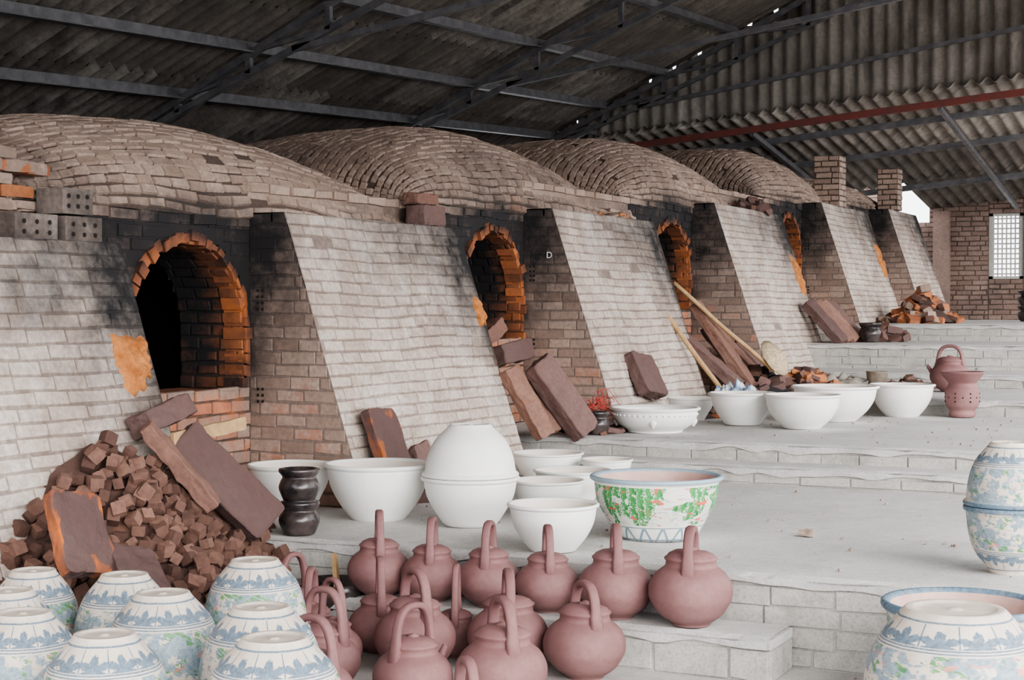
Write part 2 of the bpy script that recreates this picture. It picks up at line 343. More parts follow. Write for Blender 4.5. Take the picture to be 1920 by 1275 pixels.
def in_arch(y,z,yd,sill,grow=0,):
    w=HW+grow
    if z<sill-.0: return False
    if z<sill+JH: return abs(y-yd)<w
    return ((y-yd)/w)**2+((z-sill-JH)/(.45+grow))**2<1
for k,(yd,sill,g,zt) in enumerate(DOORS):
    mb=MB();ya=SEC[k][1]-.0;yb=SEC[k+1][0]+.0
    def fr(p):
        s=1.0*sm((p.z-(sill-.05))/.5)
        r=.5*sm((sill+.1-p.z)/.15)
        return (s,r)
    ny=int((yb-ya)/.03);nz=int((zt-g)/.03)
    grid(mb,lambda u,v:V(RX,u,v),lin(ya,yb,ny),lin(g,zt,nz),1,fr,skip=lambda u,v:in_arch(u,v,yd,sill,.03),smooth=False)
    lay(mb,lambda u,v:V(RX,u,v),lambda u,v:V(1,0,0),rows(g,zt,.068),lambda v:[(ya,yb)],.2,gap=.008,prot=.006,jit=1,colf=fr,mat=0,skip=lambda u,v:in_arch(u,v,yd,sill,.08))
    pts=[]
    nj=5
    for q in range(nj): pts.append((yd-HW,sill+JH*q/nj,-1,0))
    na=26
    for q in range(na+1):
        a=math.pi*(1-q/na);pts.append((yd+HW*math.cos(a),sill+JH+.45*math.sin(a),math.cos(a),math.sin(a)))
    for q in range(nj): pts.append((yd+HW,sill+JH*(1-(q+1)/nj),1,0))
    for q in range(len(pts)-1):
        a=pts[q];b=pts[q+1]
        w=.035+random.uniform(-.012,.03);o=random.uniform(.002,.03);r=random.random();inn=random.uniform(0,.022)
        def L(p,t,x,s): return V(x,p[0]+p[2]*t,p[1]+p[3]*t)
        A=[L(a,-inn,RX-.12,0),L(b,-inn,RX-.12,0),L(b,w,RX-.12,0),L(a,w,RX-.12,0)]
        c=(A[0]+A[1]+A[2]+A[3])/4
        A=[c+(p-c)*.95+V(0,random.uniform(-.008,.008),random.uniform(-.008,.008)) for p in A];B=[p+V(.12+o,0,0) for p in A]
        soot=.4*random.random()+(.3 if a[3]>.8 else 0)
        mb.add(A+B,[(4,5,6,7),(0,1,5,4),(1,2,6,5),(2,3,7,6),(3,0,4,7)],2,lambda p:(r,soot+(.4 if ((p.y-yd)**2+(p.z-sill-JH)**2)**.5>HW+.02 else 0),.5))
    depth=.42
    C=[0]
    for q in range(len(pts)-1): C.append(C[-1]+math.hypot(pts[q+1][0]-pts[q][0],pts[q+1][1]-pts[q][1]))
    def arcp(s):
        s=max(0,min(C[-1]-1e-6,s))
        for q in range(len(C)-1):
            if C[q+1]>=s:
                t=(s-C[q])/max(1e-6,C[q+1]-C[q]);a=pts[q];b=pts[q+1]
                return [a[j]*(1-t)+b[j]*t for j in range(4)]
    def PT(u,v):
        p=arcp(v);return V(RX-u,p[0],p[1])
    def NTt(u,v):
        p=arcp(v);return V(0,-p[2],-p[3])
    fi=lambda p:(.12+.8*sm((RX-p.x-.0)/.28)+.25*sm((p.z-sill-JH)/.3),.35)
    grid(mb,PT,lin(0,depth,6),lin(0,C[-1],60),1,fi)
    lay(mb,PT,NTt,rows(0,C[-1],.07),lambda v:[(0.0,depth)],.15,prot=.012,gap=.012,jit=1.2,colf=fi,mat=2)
    grid(mb,lambda u,v:V(RX+.01-u,v,sill+.01*noise.noise(V(u*9,v*9,1))),lin(0,depth,8),lin(yd-HW,yd+HW,20),2,lambda p:(.25,.4))
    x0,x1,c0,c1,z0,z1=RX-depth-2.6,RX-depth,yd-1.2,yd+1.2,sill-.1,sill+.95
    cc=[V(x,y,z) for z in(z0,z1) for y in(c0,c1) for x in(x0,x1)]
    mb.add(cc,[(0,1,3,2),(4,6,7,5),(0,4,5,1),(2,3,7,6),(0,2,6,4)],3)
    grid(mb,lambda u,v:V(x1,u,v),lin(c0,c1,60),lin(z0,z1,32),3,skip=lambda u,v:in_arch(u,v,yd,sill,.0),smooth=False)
    mb.build('firing_doorway',[M_side,M_dmort,M_red,M_black],parent=KE[k])
DOME=[(7.14,1.84,1.89,.565),(10.58,1.78,2.09,.655),(14.0,1.72,2.34,.65),(17.5,1.65,2.57,.65),(20.6,1.4,2.69,.42)]
for k,(yc,hw,z0,H) in enumerate(DOME):
    mb=MB()
    ya=(0.5 if k==0 else SEC[k][0]);yb=SEC[k+1][0]
    xf=RX+.0
    tf=lambda p:(1.0*sm(1.25-abs(p.y-DOORS[k][0])/.8)*sm((z0+.06-p.z)/.1+.4),.0)
    mb.box((-9.4,ya,z0-.12),(xf-.006,yb,z0),0,lambda p:(.5,)+tf(p))
    lay(mb,lambda u,v:V(xf-.0+.012*noise.noise(V(u*3,v*3,0)),u,v),lambda u,v:V(1,0,0),rows(z0-.06,z0+.005,.06),lambda v:[(ya,yb)],.2,prot=.014,gap=.012,jit=1.5,colf=tf,mat=0)
    sy=(yc+hw-.15,yc+hw+.25)
    for q in range(34 if k<4 else 0):
        x=-5.25-random.random()*1.2;y=random.uniform(*sy)
        lv=random.choice((0,0,1,1,2));z=z0+.055*lv
        ang=random.uniform(-.3,.3);Mx=Matrix.Translation((x,y,z))@Matrix.Rotation(ang,4,'Z')
        mb.box((-.05,-.1,0),(.05,.1,.055),0,(random.random(),.15,.2),M=Mx)
        for l_ in range(lv): mb.box((-.055,-.1,-.055*(l_+1)),(.05,.105,-.055*l_-.004),0,(random.random(),.15,.2),M=Mx)
    mb.box((-9.4,ya,0),(-9.3,yb,z0-.1),0)
    if k==0:
        mb.box((RX-.3,ya,1.6),(RX-.01,5.71,1.8),0)
        lay(mb,lambda u,v:V(RX,u,v),lambda u,v:V(1,0,0),rows(1.7,1.89,.063),lambda v:[(ya,5.7)],.2,prot=.012,gap=.012,jit=1.5,mat=0)
        mb.box((-9.4,ya,0),(RX,ya+.1,z0-.1),0)
    mb.build('kiln_body',[M_dome,M_dmort],parent=KE[k])
    mb=MB();D=.95
    C0=[0]
    for q in range(40):
        a=q/40*math.pi/2;b=(q+1)/40*math.pi/2
        C0.append(C0[-1]+math.hypot(D*(math.cos(a)-math.cos(b)),H*(math.sin(b)-math.sin(a))))
    def prm(v):
        lq=C0[-1]
        if v<lq:
            for q in range(len(C0)-1):
                if C0[q+1]>=v:
                    t=(v-C0[q])/(C0[q+1]-C0[q]);psi=(q+t)/(len(C0)-1)*math.pi/2
                    return D*(1-math.cos(psi)),math.sin(psi)
        e=v-lq
        return D+e,max(.0,1.0-.10*e*e)
    def PD(u,v):
        ph=u/hw/1.25
        ph=max(-math.pi/2,min(math.pi/2,ph))
        s,gz=prm(v)
        z=z0+H*(max(0,math.cos(ph))**.95)*gz
        p=V(xf+.02-s,yc+hw*math.sin(ph),z)
        return p+V(0,0,.014*noise.noise(p*1.7))
    def ND(u,v):
        e=.02
        du=PD(u+e,v)-PD(u-e,v);dv=PD(u,v+e)-PD(u,max(0,v-e))
        n=du.cross(dv)
        if n.length<1e-9: return V(0,0,1)
        n.normalize()
        return n if n.z>0 else -n
    U=hw*1.25*math.pi/2-.03;VM=C0[-1]+2.5
    fd=lambda p:(.6*sm(1-(p.z-z0)/.16)*sm(1-abs(p.y-DOORS[k][0])/.9)+.28*sm(noise.noise(p*1.1)*2-.2),.38*sm(1-(p.z-z0)/.35)*sm(noise.noise(p*.9+V(3,3,3))*3))
    grid(mb,lambda u,v:PD(u,v)-ND(u,v)*.006,lin(-U,U,80),lin(0,VM,60),1,fd)
    lay(mb,lambda u,v:PD(u,v+.04*noise.noise(V(u*1.2,v*1.2,k))),ND,rows(.0,VM,.068),lambda v:[(-U,U)],.19,gap=.013,prot=.008,jit=1.7,colf=fd,mat=0,bev=.006,skip=lambda u,v:random.random()<.010)
    mb.build('kiln_dome',[M_dome,M_dmort],parent=KE[k])

# ---------------------------------------------------------------- shed roof
SL=.46
def roofz(x,y): return 5.17+SL*(x+5.66)-.05*(19-y)
RXR=-3.3
mb=MB();per=.177;ny=int(19.3/per)*8
ys=[-1+20.2*i/ny for i in range(ny+1)]
xe=[-10.8+ (RXR+10.8)*i/7 for i in range(8)]
for r_ in range(7):
    a,b=xe[r_]-.16,xe[r_+1]
    vs=[]
    for xx in(a,b):
        for y in ys: vs.append(V(xx,y,roofz(xx,y)+.036*math.sin(2*math.pi*y/per)+(.035 if xx==a else .02)))
    n=len(ys)
    mb.add(vs,[(i,i+1,n+i+1,n+i) for i in range(n-1)],0,lambda p:(noise.cell(V(math.floor(p.y/.9),r_*3.1,0)),0,0),smooth=True)
for r_ in range(4):  # right slope, out of view, kept short so daylight comes in under it
    a=RXR+r_*1.05;b=a+1.15
    vs=[]
    for xx in(a,b):
        for y in ys: vs.append(V(xx,y,roofz(RXR,y)-SL*(xx-RXR)+.026*math.sin(2*math.pi*y/per)))
    mb.add(vs,[(i,i+1,n+i+1,n+i) for i in range(n-1)],0,lambda p:(noise.cell(V(math.floor(p.y/.9),r_*3.1,9)),0,0),smooth=True)
mb.build('corrugated_roof',[M_roof])
mb=MB()
for px in(-9.6,-8.8,-8.05,-7.25,-6.3,-5.4,-4.5,-3.6):
    z0=roofz(px,-1)-.06;z1=roofz(px,19.1)-.06
    mb.beam((px,-1,z0),(px,19.1,z1),.05,.09)
    mb.beam((px+.03,-1,z0-.045),(px+.03,19.1,z1-.045),.1,.012)
for px in (-2.6,-1.6,-.6,.5):
    f=lambda y:roofz(RXR,y)-SL*(px-RXR)-.07
    mb.beam((px,-1,f(-1)),(px,19.1,f(19.1)),.05,.09)
mb.build('roof_purlins',[M_steel])
def truss(y):
    mb=MB()
    z=lambda x,o:roofz(x,y)-o
    mb.beam((-10.3,y,z(-10.3,.13)),(RXR,y,z(RXR,.13)),.06,.06)
    xs=[-9.9,-8.8,-8.05,-7.25,-6.3,-5.4,-4.5,-3.6]
    lo=lambda x:z(x,.15+(x+9.9)/6.6*.47)
    mb.beam((-9.9,y,z(-9.9,.15)),(-3.3,y,z(-3.3,.62)),.05,.05)
    for i,x in enumerate(xs[1:]):
        mb.beam((x,y,z(x,.1)),(x,y,lo(x)),.05,.05)
        mb.beam((x,y,lo(x)),(xs[i],y,z(xs[i],.1)),.035,.035)
    zr=roofz(RXR,y)-.13
    mb.beam((RXR,y,zr),(.85,y,zr-SL*(.85-RXR)),.06,.06)
    mb.beam((-7.6,y,lo(-7.6)),(-1.0,y,lo(-7.6)+.9),.05,.05)
    zg=0 if y<6 else (.36 if y<9.4 else(.58 if y<12.5 else (.82 if y<15.5 else 1.24)))
    mb.beam((.7,y,zg),(.7,y,zr-SL*4.0),.1,.1)
    mb.beam((-10.2,y,0),(-10.2,y,z(-10.2,.13)),.1,.1)
    return mb.build('roof_truss',[M_steel])
for y in(-.6,3.3,7.2,11.2,15.2,18.9): truss(y)
def gb(x): return 3.64+.083*(x+7.6)
mb=MB()
def sheet(x0,x1,zb,ztf,y,mat,off):
    n=int((x1-x0)/per*8)
    vs=[]
    for j in(0,1):
        for i in range(n+1):
            x=x0+(x1-x0)*i/n
            vs.append(V(x,y+.03*math.sin(2*math.pi*x/per)+(0 if j else off),zb(x) if j==0 else ztf(x)))
    mb.add(vs,[(i,i+1,n+i+2,n+i+1) for i in range(n)],mat,lambda p:(noise.cell(V(math.floor(p.x/.9),zb(0)*7,4)),0,0),smooth=True)
def rk(x): return (roofz(x,19.1) if x<RXR else roofz(RXR,19.1)-SL*(x-RXR))
x=-9.4
k=0
while x<.8:
    w=.88
    top=lambda q:rk(q)+.05-(.12 if k in(0,2,3,4,5) and math.sin(q*19)>.9 else .0)
    if rk(x+w/2)>gb(x)+1.05:
        sheet(x,x+w+.02,lambda q:gb(q)+.02*(k%2),lambda q:gb(q)+1.15,19.10,1,0)
        sheet(x,x+w+.02,lambda q:gb(q)+1.05,top,19.14,0,0)
    else:
        if rk(x+w)>gb(x+w): sheet(x,x+w+.02,lambda q:min(gb(q),rk(q)-.3),top,19.12,1,0)
        else: sheet(x,x+w+.02,lambda q:rk(q)-.35,top,19.12,1,0)
    x+=w;k+=1
mb.build('wall_gable_corrugated',[M_roof,M_roof2])
mb=MB()
rz=lambda x,y:gb(x)-.0-.15*(y-19.2)
mb.beam((-8.2,19.0,gb(-8.2)-.15),(0,19.0,gb(0)-.15),.06,.08)
mb.build('red_steel_beam',[M_redsteel])
mb=MB()
def lean(x0,x1,y0,y1,mat,dz=0):
    n=int((x1-x0)/per*8);vs=[]
    for y in(y0,y1):
        for i in range(n+1):
            x=x0+(x1-x0)*i/n;vs.append(V(x,y,rz(x,y)+dz+.032*math.sin(2*math.pi*x/per)))
    mb.add(vs,[(i,i+1,n+i+2,n+i+1) for i in range(n)],mat,lambda p:(noise.cell(V(math.floor(p.x/.9),y0*7,4)),0,0),smooth=True)
lean(-9.5,.5,19.0,20.6,1,.02);lean(-9.5,.5,20.2,21.9,1,0.01);lean(-9.5,.5,21.5,23.4,0,.0);lean(-5.2,.5,23.0,25.6,0,-.01)
mb.build('lean_to_roof',[M_roof,M_roof2])
mb=MB()
for y in(19.9,21.2,23.2): mb.beam((-9,y,rz(-9,y)-.10),(.5,y,rz(.5,y)-.10),.05,.08)
for x in(-6.2,-3.9): mb.beam((x,19.2,rz(x,19.2)-.17),(x,24.9,rz(x,24.9)-.17),.05,.06)
mb.build('lean_to_rafters',[M_steel])
def bwall(segs,y):
    mb=MB()
    for(x0,x1,z0,z1) in segs:
        mb.box((x0,y,z0),(x1,y+.2,z1),1)
        lay(mb,lambda u,v:V(u,y,v),lambda u,v:V(0,-1,0),rows(z0,z1,.075),lambda v:[(x0,x1)],.22,gap=.012,prot=.006,jit=1,mat=0)
    return mb
WY=25.0;w0,w1=-4.33,-3.82
mb=bwall([(-10,-5.75,1.24,3.6),(-5.75,w0,1.24,2.74),(-5.22,w0,2.74,3.05),(w0,w1,1.24,1.86),(w0,w1,2.85,3.15),(w1,3,1.24,3.15)],WY)
for c in(-5.02,-6.3): mb.box((c-.12,WY-.14,1.24),(c+.12,WY,2.9),0)
mb.build('wall_back',[brick_mat('back_wall_brick',(.20,.13,.105),(.30,.21,.175),(.13,.09,.075)),M_dmort])
mb=MB()
for x in lin(w0,w1,8): mb.beam((x,WY+.05,1.86),(x,WY+.05,2.85),.022,.02)
for z in lin(1.86,2.85,13): mb.beam((w0,WY+.05,z),(w1,WY+.05,z),.02,.022)
for x in (w0+.02,w1-.02): mb.beam((x,WY+.05,1.86),(x,WY+.05,2.85),.04,.08)
for z in (1.88,2.83): mb.beam((w0,WY+.05,z),(w1,WY+.05,z),.04,.04)
mb.build('window_1',[M_riser])
mb=MB();mb.box((-10.6,-1,0),(-10.4,19,2.55));mb.build('light_block_wall',[M_side])  # wall added behind the kilns to block light under the eave
def pier(c,hw_,z0,z1,mat):
    mb=MB();x,y=c
    mb.box((x-hw_,y-hw_,z0),(x+hw_,y+hw_,z1),1)
    rw=rows(z0,z1,.07)
    lay(mb,lambda u,v:V(x+u,y-hw_,v),lambda u,v:V(0,-1,0),rw,lambda v:[(-hw_,hw_)],.2,prot=.008,gap=.01,jit=1)
    lay(mb,lambda u,v:V(x+hw_,y+u,v),lambda u,v:V(1,0,0),rw,lambda v:[(-hw_,hw_)],.2,prot=.008,gap=.01,jit=1)
    mb.build('brick_pier',[mat,M_dmort])
pier((-5.05,18.6),.15,2.6,3.2,M_side)
pier((-4.95,21.2),.13,2.7,3.25,M_side)

# ---------------------------------------------------------------- pottery
def lathe(mb,prof,loc=(0,0,0),seg=56,mat=0,vv=None,tilt=None,mats=None,wob=0,tint=(.5,0,0)):
    n=len(prof);vs=[];uv=[]
    z0=min(p[1] for p in prof);z1=max(p[1] for p in prof)
    for j in range(seg+1):
        a=2*math.pi*j/seg
        for i,(r,z) in enumerate(prof):
            q=V(r*math.cos(a),r*math.sin(a),z)
            if wob: q*=1+wob*noise.noise(q*6+V(loc[0],loc[1],0))
            if tilt: q=tilt@q
            vs.append(q+Vector(loc));uv.append((j/seg,(vv[i] if vv else (z-z0)/(z1-z0)),0))
    o=0
    for i in range(n-1):
        m=mats[i] if mats else mat
        fs=[(j*n+i,(j+1)*n+i,(j+1)*n+i+1,j*n+i+1) for j in range(seg)]
        if o==0: mb.add(vs,fs,m,tint,uv,True);o=len(mb.v)-len(vs)
        else:
            for f in fs: mb.f.append([o+x for x in f]);mb.m.append(m);mb.sm.append(True)
def smooth_prof(pts,k=5):
    out=[]
    P=[pts[0]]+list(pts)+[pts[-1]]
    for i in range(1,len(P)-2):
        for s in range(k):
            t=s/k
            out.append(tuple(.5*((2*P[i][j])+(-P[i-1][j]+P[i+1][j])*t+(2*P[i-1][j]-5*P[i][j]+4*P[i+1][j]-P[i+2][j])*t*t+(-P[i-1][j]+3*P[i][j]-3*P[i+1][j]+P[i+2][j])*t**3) for j in(0,1)))
    out.append(pts[-1]);return out
def bowl_prof(R,H,rb=.5,bulge=.0):
    r=R*rb
    body=smooth_prof([(r,0.0),(r*1.12,H*.06),(R*(.69+bulge),H*.3),(R*(.85+bulge*.6),H*.58),(R*.925,H*.84),(R*.93,H*.9)],5)
    outer=[(0,.001),(r*.12,.001),(r*.16,.005),(r*.20,.006),(r*.62,.006),(r*.80,.005),(r*.84,.0015),(r*.87,0),(r*.96,0)]+body
    rim=[(R*.985,H*.93),(R*1.0,H*.955),(R*.995,H*.985),(R*.97,H),(R*.93,H*.995),(R*.885,H*.96)]
    inner=[(q[0]-.018 if q[0]>.03 else q[0],q[1]+.012) for q in reversed(body[:-2])]
    inner=[p for p in inner if p[1]<H*.88]+[(0,.018)]
    return outer,rim,inner
def bowl(mb,R,H,loc,rb=.5,flip=False,mo=0,mi=1,bulge=0,wob=.0,seg=64):
    o,rm,inn=bowl_prof(R,H,rb,bulge)
    prof=o+rm+inn
    vv=[z/H for r,z in o+rm]+[2+0*z for r,z in inn]
    for i in range(9): vv[i]=-.1
    ms=[mo]*(len(o)+len(rm)-1)+[mi]*(len(inn))
    T=Matrix.Rotation(math.pi,3,'X') if flip else None
    l=(loc[0],loc[1],loc[2]+H) if flip else loc
    lathe(mb,prof,l,seg,vv=vv,mats=ms,tilt=T,wob=wob)
def white_bowl(x,y,z,R,H,rb=.5,bulge=0):
    mb=MB();bowl(mb,R,H,(0,0,0),rb,bulge=bulge,wob=.006);return mb.build('white_clay_bowl',[M_white,M_whin],(x,y,z),rz=random.random()*6)
white_bowl(-4.62,6.77,.362,.22,.255)
white_bowl(-4.11,6.79,.362,.27,.28,.48,.03)
mb=MB();bowl(mb,.24,.235,(0,0,0),bulge=.03);bowl(mb,.235,.25,(0,0,.236),rb=.42,flip=True,bulge=.03);mb.build('stacked_white_bowls',[M_white,M_whin],(-3.60,6.80,.362))
white_bowl(-4.08,8.70,.362,.22,.18,.5,.03)
white_bowl(-3.68,8.67,.362,.155,.16)
white_bowl(-3.56,7.91,.362,.215,.17)
white_bowl(-3.44,7.34,.362,.19,.175,.5,.03)
white_bowl(-2.90,6.24,.362,.20,.205,.48,.04)
white_bowl(-3.58,10.89,.582,.24,.23,.5,.03)
white_bowl(-4.05,11.12,.582,.18,.17)
white_bowl(-3.10,10.74,.582,.27,.235,.46,.04)
white_bowl(-3.09,11.55,.582,.32,.26,.46,.04)
white_bowl(-2.76,12.26,.582,.25,.25,.48,.04)
mb=MB();R,H=.305,.165
prof=smooth_prof([(R*.6,0),(R*.62,H*.08),(R*.8,H*.3),(R*.9,H*.55),(R*.92,H*.78),(R*.93,H*.86)],5)
full=[(0,.005),(R*.58,.002)]+prof+[(R*.99,H*.9),(R,H*.95),(R*.98,H),(R*.9,H*.99),(R*.87,H*.9)]+[(q[0]-.02,q[1]+.012) for q in reversed(prof[:-3])]+[(0,.016)]
lathe(mb,full)
for i in range(44):
    a=2*math.pi*i/44;c=V(math.cos(a)*R*.925,math.sin(a)*R*.925,H*.72)
    lathe(mb,[(.0,-.008),(.006,-.005),(.008,0),(.006,.005),(0,.008)],c,8)
for a in(-1.25,.3,1.9,3.5):
    c=V(math.cos(a)*R*.84,math.sin(a)*R*.84,H*.42)
    for (dx,dz,rr) in((0,0,.020),(-.018,.018,.011),(.018,.018,.011),(0,-.02,.013),(0,.004,.028)):
        q=c+V(-math.sin(a)*dx,math.cos(a)*dx,dz);lathe(mb,[(0,-rr),(rr*.7,-rr*.7),(rr,0),(rr*.7,rr*.7),(0,rr)],q,10)
mb.build('beaded_white_basin',[M_white],(-3.90,10.01,.582))
mb=MB();bowl(mb,.305,.285,(0,0,0),.56,bulge=.06,seg=80);mb.build('landscape_painted_bowl',[M_land,M_pink],(-2.65,6.82,.362),rz=.9)
def pstack(x,y,z,R,h1,h2,rz_=None,rb=.42):
    mb=MB();bowl(mb,R,h1,(0,0,0),rb,bulge=.05);bowl(mb,R,h2,(0,0,h1+.001),rb,flip=True,bulge=.05)
    mb.build('stacked_painted_pots',[M_paint,M_pink],(x,y,z),rz=random.random()*6 if rz_ is None else rz_)
for (x,y,R) in((-3.38,4.73,.20),(-3.59,4.27,.185),(-3.93,4.20,.175),(-3.25,4.05,.20),(-3.72,3.86,.185),(-2.83,3.99,.205),(-3.41,3.60,.19),(-2.98,3.46,.20),(-2.53,3.63,.215)):
    pstack(x,y,0.0,R,.235,.265)
pstack(-.92,4.79,0,.285,.25,.27,rb=.5)
pstack(-1.04,6.51,.362,.18,.265,.25)
mb=MB();bowl(mb,.285,.385,(0,0,0),.5,bulge=.03,seg=80);mb.build('painted_planter_bowl',[M_paint,M_pink],(-1.06,5.68,0))

def kettle(x,y,z,R,h=.36,d=0):
    rot=math.atan2(y,x)+d+math.pi
    mb=MB();k=R/.155
    prof=smooth_prof([(.070,0),(.076,.010),(.118,.040),(.150,.088),(.157,.122),(.152,.155),(.133,.188),(.110,.208),(.099,.216)],5)
    prof=[(0,.004),(.064,.002)]+prof+[(.095,.222),(.093,.238),(.099,.243),(.099,.250),(.090,.256),(.084,.264),(.058,.276),(.0,.281)]
    prof=[(r*k,q*k) for r,q in prof]
    lathe(mb,prof,wob=.03)
    lathe(mb,[(.0,.270*k),(.022*k,.276*k),(.024*k,.284*k),(0,.292*k)],seg=20)
    span=.098*k;zb=.205*k;zt=h-.014
    pts=[];n=30
    for i in range(n+1):
        a=math.pi*i/n;c=math.cos(a)
        px=span*(1 if c>0 else -1)*abs(c)**.75
        pz=zb+(zt-zb)*math.sin(a)**.7 if 0<i<n else zb
        pts.append(V(px,0,pz))
    pts[0]=V(span*1.19,0,zb-.04*k);pts[-1]=V(-span*1.19,0,zb-.04*k)
    vs=[];m=12
    for i,p in enumerate(pts):
        dd=(pts[min(i+1,n)]-pts[max(i-1,0)]).normalized();sd=V(0,1,0);up=sd.cross(dd)
        e=abs(i-n/2)/(n/2);rr=.0215*k*(1+.35*max(0,e-.8)*5)
        for j in range(m):
            a=2*math.pi*j/m;g_=1-.16*(j%3==0)
            vs.append(p+sd*math.cos(a)*rr*1.0*g_+up*math.sin(a)*rr*.7*g_)
    fs=[(i*m+j,(i+1)*m+j,(i+1)*m+(j+1)%m,i*m+(j+1)%m) for i in range(n) for j in range(m)]
    fs+= [tuple(range(m)),tuple(n*m+j for j in range(m))]
    Rm=Matrix.Rotation(rot,3,'Z');vs=[Rm@q for q in vs]
    mb.add(vs,fs,0,smooth=True)
    Rs=Matrix.Rotation(rot+math.pi,3,'Z');sp=[]
    for i in range(5):
        t_=i/4;c=V((.140+.045*t_)*k,0,(.14+.07*t_)*k);rr=(.024-.011*t_)*k
        for j in range(10):
            a=2*math.pi*j/10;sp.append(Rs@(c+V(-.5*math.cos(a),0,.8*math.cos(a))*rr+V(0,math.sin(a),0)*rr))
    mb.add(sp,[(i*10+j,(i+1)*10+j,(i+1)*10+(j+1)%10,i*10+(j+1)%10) for i in range(4) for j in range(10)],0,smooth=True)
    return mb.build('clay_kettle',[M_mauve],(x,y,z))
KT=[(-3.56,5.89,.172,.135,.37,.05),(-3.30,5.89,.172,.130,.355,-.12),(-3.03,5.89,.172,.132,.355,-.2),(-2.76,5.89,.172,.132,.355,.1),(-2.46,5.89,.172,.150,.375,.08),(-2.14,5.88,.172,.162,.385,-.12),
(-2.45,5.56,0,.156,.37,.42),(-2.78,5.57,0,.158,.39,.08),(-3.09,5.38,0,.158,.40,.45),(-3.38,5.60,0,.130,.395,.05),(-3.06,5.66,0,.105,.38,-.1),
(-2.80,4.86,0,.140,.375,-.75),(-2.53,5.02,0,.160,.39,.35),(-3.23,4.95,0,.135,.385,.9),(-2.98,4.50,0,.142,.38,.8),(-3.82,5.62,0,.125,.38,-.7),(-3.57,5.38,0,.12,.37,-.2),(-3.36,5.21,0,.115,.37,.6),(-2.23,4.19,0,.13,.37,.3),
(-2.70,13.79,.702,.165,.40,1.3)]
for a in KT: kettle(*a)
mb=MB()
pr=smooth_prof([(.09,0),(.1,.02),(.095,.05),(.12,.09),(.13,.15),(.125,.2),(.105,.24),(.105,.26),(.13,.29),(.165,.335)],4)
lathe(mb,[(0,.004)]+pr+[(.168,.345),(.155,.345),(.09,.27),(0,.265)])
for i in range(14):
    a=2*math.pi*i/14
    for dz in(0,.03,-.03) :
        if dz==0 or i%2==0:
            c=V(math.cos(a)*.1275,math.sin(a)*.1275,.15+dz);lathe(mb,[(0,-.009),(.008,0),(0,.009)],c,8,mat=1)
mb.build('pierced_clay_stove',[M_mauve,M_hole_shade],(-2.34,12.42,.582))
def djar(x,y,z,R,H,n):
    mb=MB();h=H/n;pts=[(0,.003),(R*.62,0)]
    for i in range(n):
        b=i*h
        pts+=smooth_prof([(R*.74,b+h*.02),(R*.86,b+h*.2),(R*.97,b+h*.42),(R*.88,b+h*.62),(R*.80,b+h*.72),(R*.82,b+h*.78),(R*.97,b+h*.9),(R*.96,b+h*.985)],3)
    pts+=[(R*.85,H),(R*.7,H*.97),(R*.6,H*.8),(0,H*.75)]
    lathe(mb,pts)
    mb.build('dark_glazed_jar',[M_glaze],(x,y,z))
djar(-4.16,6.17,.362,.098,.305,2);djar(-4.15,9.62,.582,.085,.15,1)
djar(-4.02,16.4,1.062,.12,.2,1);djar(-3.2,21.5,1.242,.16,.4,2)
mb=MB();lathe(mb,[(0,.0),(.1,0),(.14,.05),(.17,.12),(.155,.12),(.12,.05),(0,.03)]);mb.beam((.03,0,.05),(-.05,.09,.22),.025,.02,1,up=V(1,0,0))
mb.build('black_basin_with_stick',[M_glaze,M_wood],(-3.78,5.86,.10))
mb=MB();lathe(mb,[(0,0),(.08,0),(.095,.14),(.1,.145),(.09,.14),(.075,.02),(0,.02)],seg=24);mb.build('metal_bucket',[M_galv],(-3.42,14.2,.702))

# ---------------------------------------------------------------- slabs, rubble
def rough_box(mb,c,dims,R,mat=0,j=.008,tint=None,div=3,seed=None):
    dx,dy,dz=dims;s=seed if seed is not None else random.random()*50
    t_=tint if tint else (random.random(),0,0)
    def face(o,a,b,na,nb):
        pts=[]
        for q in range(nb+1):
            for p in range(na+1):
                v=o+a*(p/na)+b*(q/nb)
                ch=1-.04*((abs(v.x)/(dx/2)>.99)+(abs(v.y)/(dy/2)>.99)+(abs(v.z)/(dz/2)>.99)-1)
                v=v*ch
                n=V(noise.noise(v*14+V(s,0,0)),noise.noise(v*14+V(0,s,0)),noise.noise(v*14+V(0,0,s)))
                if j>.006: n+=V(noise.noise(v*45+V(s,0,0)),noise.noise(v*45+V(0,s,0)),noise.noise(v*45+V(0,0,s)))*.35
                pts.append(R@(v+n*j*1.6)+Vector(c))
        fs=[(q*(na+1)+p,q*(na+1)+p+1,(q+1)*(na+1)+p+1,(q+1)*(na+1)+p) for q in range(nb) for p in range(na)]
        mb.add(pts,fs,mat,t_)
    X,Y,Z=V(dx,0,0),V(0,dy,0),V(0,0,dz);m=V(-dx/2,-dy/2,-dz/2)
    n=div
    face(m,Y,X,n,n);face(m+Z,X,Y,n,n);face(m,X,Z,n,n);face(m+Y,Z,X,n,n);face(m,Z,Y,n,n);face(m+X,Y,Z,n,n)
def orient(a,b,side):
    a=Vector(a);b=Vector(b);z=(b-a).normalized();x=Vector(side);x=(x-z*x.dot(z)).normalized();y=z.cross(x)
    return Matrix((x,y,z)).transposed(),(b-a).length,(a+b)/2
